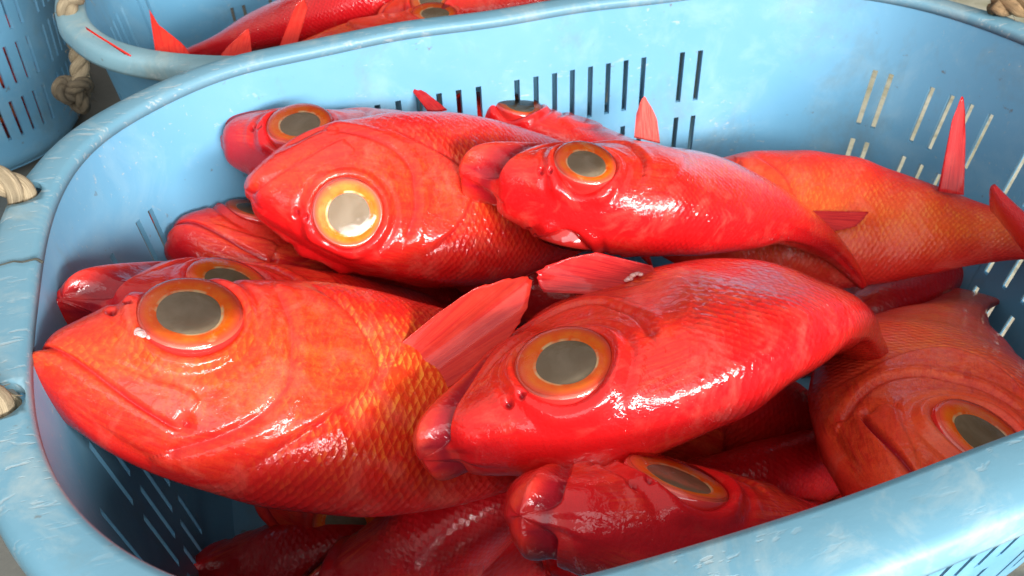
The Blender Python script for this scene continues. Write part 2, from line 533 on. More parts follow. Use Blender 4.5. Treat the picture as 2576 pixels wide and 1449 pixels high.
    mouth = np.maximum(mouth, .8 * cleft * lat * np.exp(-(np.linalg.norm(Q - (.177, -.101), axis=1) / .0055)**2))
    idx = np.arange(NX * NT_).reshape(NX, NT_)
    a0 = idx[:-1]; a1 = idx[1:]
    F = np.stack([a0, np.roll(a0, -1, 1), np.roll(a1, -1, 1), a1], -1).reshape(-1, 4)
    F = [tuple(f) for f in F] + [tuple(idx[0][::-1]), tuple(idx[-1])]
    uv = np.stack([X, np.minimum(TH, 2 * np.pi - TH) / (2 * np.pi)], 1)
    return P, F, uv, dict(flank=flank, head=hd, lip=lip, cheek=cheek, mouth=mouth, groove=groove), n0.reshape(NX, NT_, 3), P.reshape(NX, NT_, 3), (xs, th)


def lathe(profile, seg=64):
    V, F = [], []
    for (r, h) in profile:
        for k in range(seg):
            a = 2 * math.pi * k / seg
            V.append((r * math.cos(a), r * math.sin(a), h))
    n = len(profile)
    for i in range(n - 1):
        for k in range(seg):
            k2 = (k + 1) % seg
            F.append((i * seg + k, i * seg + k2, (i + 1) * seg + k2, (i + 1) * seg + k))
    F.append(tuple(range((n - 1) * seg, n * seg)))
    return np.array(V), F


def fin_mesh(root, tip, nr=26, nl=22, thick=.0022, curl=.0, edge=.03, seed=0, fold=.0):
    """thin fan between a root polyline and a tip polyline (3D), rays as ridges, both faces closed"""
    rg = np.random.default_rng(seed)
    R, T = smooth_line(root, nr), smooth_line(tip, nr)
    jag = 1 - edge * rg.random(nr)
    s = np.linspace(0, 1, nl)
    M = R[:, None] + (T - R)[:, None] * (s[None, :, None] * jag[:, None, None])
    du = np.gradient(M, axis=0); dv = np.gradient(M, axis=1)
    n = np.cross(du, dv); n /= np.maximum(np.linalg.norm(n, axis=2, keepdims=True), 1e-9)
    wav = fold * np.sin(np.linspace(0, 9, nr))[:, None] * s[None, :] + curl * (s**2)[None, :]
    M = M + n * wav[..., None]
    ray = .5 + .5 * np.cos(np.arange(nr) * np.pi)
    th = thick * (1 - .75 * s)[None, :] * (.62 + .38 * ray)[:, None]
    A, B = M + n * th[..., None] * .5, M - n * th[..., None] * .5
    V = np.concatenate([A.reshape(-1, 3), B.reshape(-1, 3)])
    F = []
    o = nr * nl
    for i in range(nr - 1):
        for j in range(nl - 1):
            a, b, c, d = i * nl + j, (i + 1) * nl + j, (i + 1) * nl + j + 1, i * nl + j + 1
            F.append((a, b, c, d)); F.append((o + d, o + c, o + b, o + a))
    def rim(l):
        for a, b in zip(l[:-1], l[1:]): F.append((b, a, o + a, o + b))
    rim([i * nl for i in range(nr)][::-1]); rim([i * nl + nl - 1 for i in range(nr)])
    rim([j for j in range(nl)]); rim([(nr - 1) * nl + j for j in range(nl)][::-1])
    U = np.stack(np.meshgrid(np.linspace(0, 1, nr), s, indexing='ij'), -1).reshape(-1, 2)
    return V, F, np.concatenate([U, U])


M_IRIS, M_PUPIL, M_CORNEA = make_iris(), make_pupil(), make_cornea()
M_EYERIM = simple('eye_jelly_rim', (0.66, 0.026, 0.022), .15, Coat_Weight=1.0, Coat_Roughness=.05)
M_JELLY = simple('eye_jelly_pink', (0.86, 0.11, 0.06), .2, Coat_Weight=1.0, Coat_Roughness=.05)
M_FIN = make_fin_mat('fin_red')
M_FIN_DARK = make_fin_mat('fin_crimson', (0.62, 0.02, 0.018), (0.42, 0.005, 0.010))
M_FIN_PINK = make_fin_mat('fin_pink', (0.85, 0.16, 0.13), (0.8, 0.07, 0.06))

FINS = {
    'dorsal_fin': ([(.40, 0, .160), (.46, 0, .160), (.56, 0, .143), (.66, 0, .113)], [(.50, 0, .232), (.58, 0, .225), (.68, 0, .172), (.74, 0, .118)]),
    'anal_fin': ([(.58, 0, -.150), (.68, 0, -.118), (.78, 0, -.082), (.88, 0, -.052)], [(.66, 0, -.215), (.76, 0, -.165), (.86, 0, -.115), (.94, 0, -.075)]),
    'tail_fin': ([(.985, 0, .045), (.99, 0, .015), (.99, 0, -.015), (.985, 0, -.045)], [(1.26, 0, .165), (1.10, 0, .04), (1.10, 0, -.04), (1.26, 0, -.165)]),
}


def make_fish(name, label, M, size, skin, gape=0., bend=0., lift=0., fat=1., deep=1., seed=0, res=(210, 150), eyes=(1, -1), fins=('dorsal_fin', 'anal_fin', 'tail_fin'),
              pect=(1, -1), pelv=(1, -1), pect_ang=.25, group='red alfonsino fish heaped in the blue crate', pupil=1.0, fin_mat=None, prot=.009, pect_len=1.0, plate_h=.6, cleft=1.0):
    root = bpy.data.objects.new(name, None)
    COL.objects.link(root)
    root.empty_display_size = .02
    root.matrix_world = M @ Matrix.Scale(size, 4)
    tag(root, label, 'fish', group)
    fm = fin_mat or M_FIN
    P, F, uv, att, n0, G, (xs, th) = fish_body_data(res[0], res[1], gape, fat, deep, seed, prot, plate_h, cleft)
    mesh_obj('body', bend_pts(P, bend, lift), F, skin, root, uv=uv, col=att)
    for sgn in eyes:
        # undisplaced flank point at the eye
        w = float(interp(np.array([EYE[0]]), WD)[0]) * fat
        c = Vector((EYE[0], sgn * (w * .985 - .0055), EYE[1]))
        ax = Vector((-.15, sgn, .30)).normalized()
        q = ax.to_track_quat('Z', 'Y').to_matrix().to_4x4()
        T = Matrix.Translation(c) @ q
        k = ER / .064
        tf = lambda V: np.array([tuple(T @ Vector(v)) for v in V])
        V, Fa = lathe([(.058 * k, -.03), (.0630 * k, -.012), (.0652 * k, .001), (.0648 * k, .0048), (.0632 * k, .0075)])
        e = mesh_obj('eye', tf(V), Fa[:-1], M_EYERIM, root)
        V, Fa = lathe([(.0632 * k, .0075), (.0618 * k, .0092), (.0600 * k, .0100), (.0588 * k, .0100)])
        mesh_obj('jelly', tf(V), Fa[:-1], M_JELLY, e)
        po = np.array([-.0022 + .0012 * math.sin(seed * 3.1), .0018 + .001 * math.cos(seed * 1.7)])
        pr = .0392 * k * pupil
        V, Fa = lathe([(.0588 * k, .0100), (.0550 * k, .0101), (.050 * k, .0094), (.044 * k, .0084), (pr + .0022, .0072), (pr, .0066), (pr - .0014, .0056)], 96)
        fr_ = np.clip((.0588 * k - np.hypot(V[:, 0], V[:, 1])) / (.0588 * k - pr), 0, 1)
        an = np.arctan2(V[:, 1], V[:, 0])
        rgp = np.random.default_rng(seed * 2 + (sgn > 0))
        wob = sum(rgp.normal(0, .0003) * np.sin(m * an + rgp.uniform(0, 6.3)) for m in (2, 3, 4, 5))
        V[:, 0] += fr_ * (po[0] + wob * np.cos(an)); V[:, 1] += fr_ * (po[1] + wob * np.sin(an))
        mesh_obj('iris', tf(V), Fa[:-1], M_IRIS, e, col=dict(rad=fr_))
        V, Fa = lathe([(pr + .001, .0060), (.02 * k, .0064), (.004, .0065)])
        V[:, :2] += po
        mesh_obj('pupil', tf(V), Fa, M_PUPIL, e, smooth=False)
        V, Fa = lathe([(.0640 * k, .0055), (.0618 * k, .0105), (.056 * k, .0142), (.046 * k, .0170), (.032 * k, .0190), (.016 * k, .0200), (.004, .0202)])
        mesh_obj('cornea', tf(V), Fa, M_CORNEA, e)
    for f in fins:
        r_, t_ = FINS[f]
        V, Fa, U = fin_mesh(r_, t_, seed=seed + 3, nr=34 if f != 'tail_fin' else 30)
        mesh_obj(f, bend_pts(V, bend, lift), Fa, fm, root, uv=U)
    for sgn in pect:
        r_ = [(.395, sgn * .083, -.020), (.400, sgn * .083, -.045), (.398, sgn * .080, -.068)]
        y = lambda x, o: sgn * (float(interp(np.array([x]), WD)[0]) * fat + o)
        t_ = [(.66, y(.6, .02 + .1 * pect_ang), .01), (.62, y(.6, .02 + .1 * pect_ang), -.05), (.52, y(.52, .01 + .06 * pect_ang), -.085)]
        r0 = np.mean(r_, 0)
        t_ = [tuple(r0 + (np.array(q) - r0) * pect_len) for q in t_]
        V, Fa, U = fin_mesh(r_, t_, nr=24, seed=seed + 9, curl=.006)
        mesh_obj('pectoral_fin', bend_pts(V, bend, lift), Fa, fm, root, uv=U)
    for sgn in pelv:
        r_ = [(.39, sgn * .030, -.178), (.41, sgn * .026, -.180), (.43, sgn * .020, -.178)]
        t_ = [(.57, sgn * .070, -.215), (.56, sgn * .045, -.205), (.53, sgn * .022, -.185)]
        V, Fa, U = fin_mesh(r_, t_, nr=16, seed=seed + 5, curl=.004)
        mesh_obj('pelvic_fin', bend_pts(V, bend, lift), Fa, fm, root, uv=U)
    return root

# ------------------------------------------------------------------ materials: crate, rope, ground
def make_plastic(name, base=(0.125, 0.335, 0.505), worn=(0.33, 0.50, 0.57), wear=.32, scuff=0.0):
    m, nt, B, out = new_mat(name)
    N = NT(nt)
    tc = N.n('ShaderNodeTexCoord')
    ob = tc.outputs['Object']
    n1 = N.noise(ob, 7, 6, .6)
    c = N.mix(N.ramp(n1, [(.35, 0.), (.7, .55)]), base, (base[0] * 1.35, base[1] * 1.12, base[2] * 1.05))
    # rubbed pale bloom
    n2 = N.noise(ob, 18, 8, .68, .5)
    c = N.mix(N.math('MULTIPLY', N.ramp(n2, [(.5, 0.), (.72, 1.)]), wear), c, worn)
    # grime
    n3 = N.noise(N.mapping(ob, (1, 1, .6)), 11, 8, .7, .3)
    c = N.mix(N.math('MULTIPLY', N.ramp(n3, [(.56, 0.), (.78, 1.)]), .55), c, (0.16, 0.18, 0.14))
    # short scratches and scuffs in two directions
    h = None
    for rot, sc, lo in (((0.3, .2, .5), (60, 190, 140), .665), ((1.1, .6, -1.0), (66, 210, 150), .675), ((.2, 1.2, .2), (40, 260, 190), .69)):
        s = N.noise(N.mapping(ob, sc, rot), 1.0, 3, .6, .4)
        k = N.math('MULTIPLY', N.ramp(s, [(lo - scuff, 0.), (lo + .05 - scuff, 1.)]), N.ramp(N.noise(ob, 9, 3, .5), [(.42 - scuff, .0), (.6, 1.)]))
        h = k if h is None else N.math('MAXIMUM', h, k)
    c = N.mix(N.math('MULTIPLY', h, .6), c, (0.40, 0.45, 0.45))
    spk = N.noise(ob, 95, 3, .6)
    c = N.mix(N.ramp(spk, [(.70, 0.), (.76, .7)]), c, (0.13, 0.12, 0.10))
    N.l(c, B.inputs['Base Color'])
    N.l(N.ramp(n2, [(.3, .32), (.7, .55)]), B.inputs['Roughness'])
    B.inputs['Specular IOR Level'].default_value = .45
    b = N.n('ShaderNodeBump'); b.inputs['Strength'].default_value = .35; b.inputs['Distance'].default_value = .0012
    N.l(N.math('ADD', N.noise(ob, 26, 5, .6), N.math('MULTIPLY', h, -.3)), b.inputs['Height'])
    N.l(b.outputs[0], B.inputs['Normal'])
    return m


def make_rope_mat(name, a=(0.50, 0.40, 0.26), b_=(0.22, 0.16, 0.09), grime=.35):
    m, nt, B, out = new_mat(name)
    N = NT(nt)
    tc = N.n('ShaderNodeTexCoord')
    uv = N.mapping(tc.outputs['UV'], (3, 60, 1), (0, 0, .25))
    f = N.noise(uv, 1.0, 5, .65, .2)
    c = N.mix(N.ramp(f, [(.35, 1.), (.65, 0.)]), a, b_)
    n = N.noise(tc.outputs['Object'], 45, 4, .6)
    c = N.mix(N.math('MULTIPLY', N.ramp(n, [(.45, 0.), (.7, 1.)]), grime), c, (0.06, 0.05, 0.035))
    N.l(c, B.inputs['Base Color'])
    B.inputs['Roughness'].default_value = .85
    b = N.n('ShaderNodeBump'); b.inputs['Strength'].default_value = .8; b.inputs['Distance'].default_value = .0015
    N.l(f, b.inputs['Height']); N.l(b.outputs[0], B.inputs['Normal'])
    return m


def make_ground():
    m, nt, B, out = new_mat('wet_concrete_lit_right')
    N = NT(nt)
    tc = N.n('ShaderNodeTexCoord')
    ob = tc.outputs['Object']
    c = N.mix(N.ramp(N.noise(ob, 3, 8, .65), [(.3, 0.), (.7, 1.)]), (0.09, 0.09, 0.08), (0.17, 0.165, 0.14))  # base kept dark to stand in for the shaded floor at left
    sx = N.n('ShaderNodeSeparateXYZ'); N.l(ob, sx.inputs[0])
    lit_right = N.ramp(N.math('ADD', N.math('MULTIPLY', sx.outputs[0], 1.6), N.math('MULTIPLY', N.noise(ob, 6, 5, .6), .5)), [(.62, 0.), (.78, 1.)])  # daylight on the floor at right, painted in as a paler colour
    c = N.mix(lit_right, c, N.mix(N.ramp(N.noise(ob, 14, 6, .65), [(.35, 0.), (.65, 1.)]), (0.36, 0.34, 0.22), (0.55, 0.53, 0.42)))
    c = N.mix(N.ramp(N.noise(ob, 60, 4, .7), [(.5, 0.), (.75, .6)]), c, (0.10, 0.10, 0.085))
    N.l(c, B.inputs['Base Color'])
    N.l(N.ramp(N.noise(ob, 5, 5, .6), [(.35, .12), (.65, .6)]), B.inputs['Roughness'])
    b = N.n('ShaderNodeBump'); b.inputs['Strength'].default_value = .4; b.inputs['Distance'].default_value = .004
    N.l(N.noise(ob, 40, 6, .7), b.inputs['Height']); N.l(b.outputs[0], B.inputs['Normal'])
    return m


M_BLUE = make_plastic('blue_crate_plastic')
M_RIM = make_plastic('blue_crate_rim_worn', (0.125, 0.28, 0.37), (0.34, 0.41, 0.41), .9, .05)
M_RIM_PALE = make_plastic('pale_crate_rim_worn', (0.20, 0.36, 0.42), (0.46, 0.50, 0.45), .85, .04)
M_ROPE = make_rope_mat('rope_hemp')
M_ROPE_WORN = make_rope_mat('rope_hemp_worn', (0.44, 0.35, 0.22), (0.20, 0.15, 0.09), .4)
M_ROPE_DARK = make_rope_mat('rope_hemp_dirty', (0.22, 0.17, 0.105), (0.085, 0.065, 0.04), .75)
M_ROPE_BROWN = make_rope_mat('rope_hemp_brown', (0.36, 0.23, 0.11), (0.16, 0.09, 0.04), .45)

# ------------------------------------------------------------------ ground
FLOOR_Z = -0.305
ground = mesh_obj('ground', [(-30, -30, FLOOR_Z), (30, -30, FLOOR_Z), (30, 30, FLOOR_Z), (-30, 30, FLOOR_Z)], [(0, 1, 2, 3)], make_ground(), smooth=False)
tag(ground, 'wet grey concrete floor under the crates', 'floor', kind='structure')

# ------------------------------------------------------------------ crate
CA, CB, CN, CK = 0.37, 0.251, 3.57, 2.9


def outline(n=4000):
    t = np.linspace(0, 2 * np.pi, n, endpoint=False)
    c, s = np.cos(t), np.sin(t)
    P = np.stack([CA * np.sign(c) * np.abs(c)**(2 / CN), CB * np.sign(s) * np.abs(s)**(2 / CK)], 1)
    L = np.r_[0, np.cumsum(np.linalg.norm(np.roll(P, -1, 0) - P, axis=1))]
    q = np.linspace(0, L[-1], n, endpoint=False)
    Pc = np.r_[P, P[:1]]
    return np.stack([np.interp(q, L, Pc[:, 0]), np.interp(q, L, Pc[:, 1])], 1), L[-1]


OUT, PERIM = outline()
_tg = np.roll(OUT, -6, 0) - np.roll(OUT, 6, 0)
_tg /= np.linalg.norm(_tg, axis=1, keepdims=True)
NRM = np.stack([_tg[:, 1], -_tg[:, 0]], 1)


def at_arc(s):
    i = (np.asarray(s) / PERIM * len(OUT))
    i0 = np.floor(i).astype(int) % len(OUT)
    f = (i - np.floor(i))[:, None]
    i1 = (i0 + 1) % len(OUT)
    return OUT[i0] * (1 - f) + OUT[i1] * f, NRM[i0] * (1 - f) + NRM[i1] * f


def arc_of(x, y):
    return np.argmin(((OUT - (x, y))**2).sum(1)) * PERIM / len(OUT)


DEPTH = .285
PITCH = .0185
LONG_ROWS = [(-.055, -.105), (-.121, -.170), (-.187, -.236)]
END_ROWS = [(-.066, -.121), (-.136, -.191), (-.206, -.252)]


def slot_list():
    S = []
    for sgn in (1, -1):
        xs = [.121 - PITCH * k for k in range(8)] + [.162, .181] + [-.045 - PITCH * k for k in range(8)] + [-.215, -.234]
        for x in xs: S.append((arc_of(x, sgn * CB), 'L'))
    for sgn in (1, -1):
        for y in (.197, .174, .123, .101, .080, .059, .014, -.008, -.03, -.052, -.1, -.122, -.17, -.19):
            S.append((arc_of(sgn * CA, y), 'E'))
    return sorted(S)


def solidify(V, F, nvec, th):
    """thick sheet: second skin shifted along nvec, open borders closed"""
    n = len(V)
    V2 = np.concatenate([V, V + nvec * th])
    F2 = [tuple(f) for f in F] + [tuple(n + i for i in f[::-1]) for f in F]
    cnt = {}
    for f in F:
        for a, b in zip(f, f[1:] + f[:1]): cnt.setdefault((min(a, b), max(a, b)), []).append((a, b))
    for k, v in cnt.items():
        if len(v) == 1:
            a, b = v[0]
            F2.append((b, a, n + a, n + b))
    return V2, F2


def wall_mesh(slots=None):
    slots = slots or slot_list()
    hw = .0026
    edges, kind = [], {}
    for s, k in slots: edges += [s - hw, s + hw]
    base = np.arange(0, PERIM, .0085)
    base = [b for b in base if all(abs(b - e) > .0025 for e in edges) and not any(s - hw < b < s + hw for s, k in slots)]
    cols = np.array(sorted(base + edges))
    mids = (cols + np.r_[cols[1:], PERIM + cols[0]]) / 2
    ctype = [next((k for s, k in slots if abs(((m - s + PERIM / 2) % PERIM) - PERIM / 2) < hw), None) for m in mids]
    rows = sorted(set([-.003, -.012, -.03, -.045] + [z for r in LONG_ROWS + END_ROWS for z in r] + [-.262, -.272, -.279, -.283, -DEPTH]), reverse=True)
    V, NV = [], []
    P, Nn = at_arc(cols % PERIM)
    for z in rows:
        inset = .10 * -z + (max(0, -z - .262) / .023)**2 * .02
        wob = .0012 * np.sin(cols * 21 + 3) + .0016 * np.sin(cols * 9.3 + 1)
        Q = P - Nn * (inset + wob[:, None] * min(1, -z / .05))
        V.append(np.c_[Q, np.full(len(Q), z)]); NV.append(np.c_[Nn, np.zeros(len(Q))])
    nC = len(cols)
    V, NV = np.concatenate(V), np.concatenate(NV)
    F = []
    for r in range(len(rows) - 1):
        zm = (rows[r] + rows[r + 1]) / 2
        for c in range(nC):
            k = ctype[c]
            if k and any(b < zm < a for a, b in (LONG_ROWS if k == 'L' else END_ROWS)): continue
            c2 = (c + 1) % nC
            F.append((r * nC + c, (r + 1) * nC + c, (r + 1) * nC + c2, r * nC + c2))
    V, F = solidify(V, F, NV, .0042)
    return V, F


def sweep_ring(profile_fn, n=420):
    s = np.linspace(0, PERIM, n, endpoint=False)
    P, Nn = at_arc(s)
    prof = [profile_fn(P[:, 0], P[:, 1], k) for k in range(profile_fn.n)]
    V = np.concatenate([np.c_[P + Nn * o[:, None], z] for o, z in prof])
    m = len(prof)
    F = []
    for i in range(m):
        j = (i + 1) % m
        for c in range(n):
            d = (c + 1) % n
            F.append((i * n + c, i * n + d, j * n + d, j * n + c))
    return V, F


def rim_profile(x, y, k):
    w = .0235 + .009 * sstep(.2, .245, -y) + .003 * sstep(.34, .37, np.abs(x)) * sstep(.13, .09, np.abs(y))
    wv = .0008 * np.sin(x * 40 + y * 23)
    one = np.ones_like(w)
    tab = [(-.0012 * one, -.005), (-.0012 * one, .0), (.0, .0022), (.003, .0030), (w * .5, .0034), (w - .006, .0030), (w - .002, .0012), (w, -.002),
           (w + .001, -.010), (w + .0005, -.0135), (w - .002, -.0140), (w - .003, -.010), (w - .004, -.003), (w * .5, -.0010), (.006, -.0012), (.0050, -.005)]
    o, z = tab[k]
    o = o * one
    return o, z * one + wv + 0 * x


rim_profile.n = 16


def tube(path, rad, n=10, closed_ends=True):
    P = np.asarray(path, float)
    T = np.gradient(P, axis=0); T /= np.linalg.norm(T, axis=1, keepdims=True)
    up = np.array([0.13, .31, .94]); V = []
    a = np.cross(T[0], up); a /= np.linalg.norm(a)
    for i in range(len(P)):
        a = a - T[i] * (a @ T[i]); a /= np.linalg.norm(a)
        b = np.cross(T[i], a)
        r = rad[i] if np.ndim(rad) else rad
        for k in range(n):
            t = 2 * np.pi * k / n
            V.append(P[i] + r * (a * np.cos(t) + b * np.sin(t)))
    F = [(i * n + k, i * n + (k + 1) % n, (i + 1) * n + (k + 1) % n, (i + 1) * n + k) for i in range(len(P) - 1) for k in range(n)]
    if closed_ends:
        F += [tuple(range(n))[::-1], tuple(range((len(P) - 1) * n, len(P) * n))]
    U = np.stack(np.meshgrid(np.linspace(0, 1, len(P)) * 12, np.arange(n) / n, indexing='ij'), -1).reshape(-1, 2)
    return np.array(V), F, U


def rope_mesh(ctrl, rad=.0084, turns_per_m=24, seed=0, fuzz=40):
    """three strands laid round each other, with loose fibres"""
    rg = np.random.default_rng(seed)
    C0 = smooth_line(ctrl, 40)
    ln = np.linalg.norm(np.diff(C0, axis=0), axis=1).sum()
    n = max(60, int(ln / .0016))
    P = smooth_line(C0, n)
    T = np.gradient(P, axis=0); T /= np.linalg.norm(T, axis=1, keepdims=True)
    a = np.cross(T[0], (.13, .31, .94)); a /= np.linalg.norm(a)
    A = []
    for i in range(n):
        a = a - T[i] * (a @ T[i]); a /= np.linalg.norm(a); A.append(a.copy())
    A = np.array(A); Bv = np.cross(T, A)
    s = np.linspace(0, ln, n)
    VV, FF, UU = [], [], []
    off = 0
    def add(V, F, U):
        nonlocal off
        VV.append(V); UU.append(U); FF.extend(tuple(i + off for i in f) for f in F); off += len(V)
    for k in range(3):
        ph = 2 * np.pi * (s * turns_per_m + k / 3)
        S = P + (A * np.cos(ph)[:, None] + Bv * np.sin(ph)[:, None]) * rad * .52
        V, F, U = tube(S, rad * .56, 9)
        add(V, F, U)
    for k in range(fuzz):
        i = rg.integers(2, n - 3)
        d = A[i] * rg.normal() + Bv[i] * rg.normal(); d /= np.linalg.norm(d)
        L = rg.uniform(.004, .014)
        q = np.linspace(0, 1, 7)[:, None]
        S = P[i] + d * rad * .95 + (d * .5 + T[i] * rg.normal() * .7) * L * q + np.array([0, 0, -1]) * L * .5 * q**2 + A[i] * L * .3 * np.sin(q * 3)
        V, F, U = tube(S, .00018, 4)
        add(V, F, U)
    return np.concatenate(VV), FF, np.concatenate(UU)


def cut_holes(o, holes, r):
    for (x, y) in holes:
        V, F = [], []
        n = 40
        for z in (-.05, .05):
            for k in range(n):
                t = 2 * math.pi * k / n
                V.append((x + r * math.cos(t), y + r * math.sin(t) * 1.05, z))
        F = [(k, (k + 1) % n, n + (k + 1) % n, n + k) for k in range(n)] + [tuple(range(n))[::-1], tuple(range(n, 2 * n))]
        me = bpy.data.meshes.new('hole'); me.from_pydata(V, [], F)
        cut = bpy.data.objects.new('hole', me); COL.objects.link(cut)
        md = o.modifiers.new('hole', 'BOOLEAN'); md.object = cut; md.operation = 'DIFFERENCE'; md.solver = 'EXACT'
        bpy.context.view_layer.update()
        dg = bpy.context.evaluated_depsgraph_get()
        nm = bpy.data.meshes.new_from_object(o.evaluated_get(dg))
        o.modifiers.clear()
        o.data = nm
        bpy.data.objects.remove(cut)


_W = wall_mesh()
_ring = []
for k in range(int(PERIM / PITCH)):
    if k % 9 not in (7,): _ring.append(((k + .5) * PITCH, 'L'))
_W_RING = wall_mesh(_ring)
_RIMV = sweep_ring(rim_profile)


def make_crate(label, loc, rotz=0, group='blue plastic fish crates on the floor', rim_mat=None, wall=None):
    root = bpy.data.objects.new('fish_crate', None)
    COL.objects.link(root)
    root.empty_display_size = .1
    root.location = loc
    root.rotation_euler = (0, 0, rotz)
    tag(root, label, 'crate', group)
    wall = wall or _W
    mesh_obj('wall', wall[0], wall[1], M_BLUE, root, sharp=40)
    rim = mesh_obj('rim', _RIMV[0], _RIMV[1], rim_mat or M_RIM, root)
    cut_holes(rim, [(-.3815, .098), (-.3775, -.080), (.3815, -.080)], .0112)
    # gussets under the end flanges
    s = np.linspace(0, PERIM, 300, endpoint=False)
    P, Nn = at_arc(s)
    Q = P - Nn * (.10 * .279 + .014)
    V = np.concatenate([np.c_[Q, np.full(300, -.2815)], np.c_[Q, np.full(300, -.2865)]])
    F = [tuple(range(300)), tuple(range(300, 600))[::-1]] + [(k, 300 + k, 300 + (k + 1) % 300, (k + 1) % 300) for k in range(300)]
    mesh_obj('base', V, F, M_BLUE, root, smooth=False)
    return root


main = make_crate('blue oval slotted plastic crate in front with a worn rim, heaped with red fish', (0, 0, 0))
back_crate = make_crate('blue crate behind the front one, pale scuffed rim, red tail fins poking up', (0.0, .555, -.03), rim_mat=M_RIM_PALE)
left_crate = make_crate('blue crate seen from outside at far left, red fish showing through its slots', (-.80, .885, -.012), wall=_W_RING)

V, F, U = rope_mesh([(-.3815, .098, -.035), (-.3815, .098, -.004), (-.3845, .099, .008), (-.395, .102, .014), (-.415, .104, .014), (-.445, .085, .006),
                     (-.462, .03, -.004), (-.462, -.02, -.004), (-.445, -.062, .003), (-.415, -.077, .010), (-.393, -.079, .010), (-.381, -.080, .006), (-.3775, -.080, -.006), (-.3775, -.080, -.035)], seed=1, fuzz=130)
mesh_obj('rope_handle', V, F, M_ROPE, main, uv=U)
V, F, U = rope_mesh([(.371, .106, .0120), (.383, .096, .0130), (.399, .082, .0140), (.416, .066, .0120), (.445, .045, .002),
                     (.462, .03, -.008), (.458, -.03, -.01), (.43, -.075, .004), (.398, -.079, .010), (.3815, -.080, -.004), (.3815, -.080, -.035)], rad=.0088, seed=2, fuzz=120)
mesh_obj('rope_handle', V, F, M_ROPE_BROWN, main, uv=U)
V, F, U = rope_mesh([(-.394, -.090, -.075), (-.3815, -.081, -.02), (-.381, -.078, .006), (-.372, -.062, .012), (-.366, -.035, .012), (-.367, .01, .012), (-.372, .06, .011), (-.3815, .098, .002), (-.3815, .098, -.04)], rad=.0088, seed=3, fuzz=60)
mesh_obj('rope_handle', V, F, M_ROPE_WORN, back_crate, uv=U)
# stopper knot under the flange
kc = np.array([-.398, -.094, -.070])
kp = []
for t in np.linspace(0, 2 * np.pi * 1.02, 34):
    kp.append(kc + np.array([.0086 * (np.sin(t) + 1.6 * np.sin(2 * t)) * .62, .0078 * np.sin(3 * t) * .8, .0086 * (np.cos(t) - 1.6 * np.cos(2 * t)) * .72]))
V, F, U = rope_mesh(kp, rad=.0066, seed=4, fuzz=50, turns_per_m=30)
mesh_obj('rope_knot', V, F, M_ROPE_DARK, back_crate, uv=U)

ck = np.array([(-.3660, .0235, .0012), (-.3690, .0248, .0034), (-.3745, .0240, .0037), (-.3800, .0262, .0037), (-.3860, .0255, .0036), (-.3920, .0275, .0028)])
V, F, U = tube(smooth_line(ck, 40), np.interp(np.linspace(0, 1, 40), [0, .2, .8, 1], [.0009, .0006, .0004, .0003]), 6)
mesh_obj('crack', V, F, simple('crack_dark', (0.05, 0.05, 0.04), .9), main)

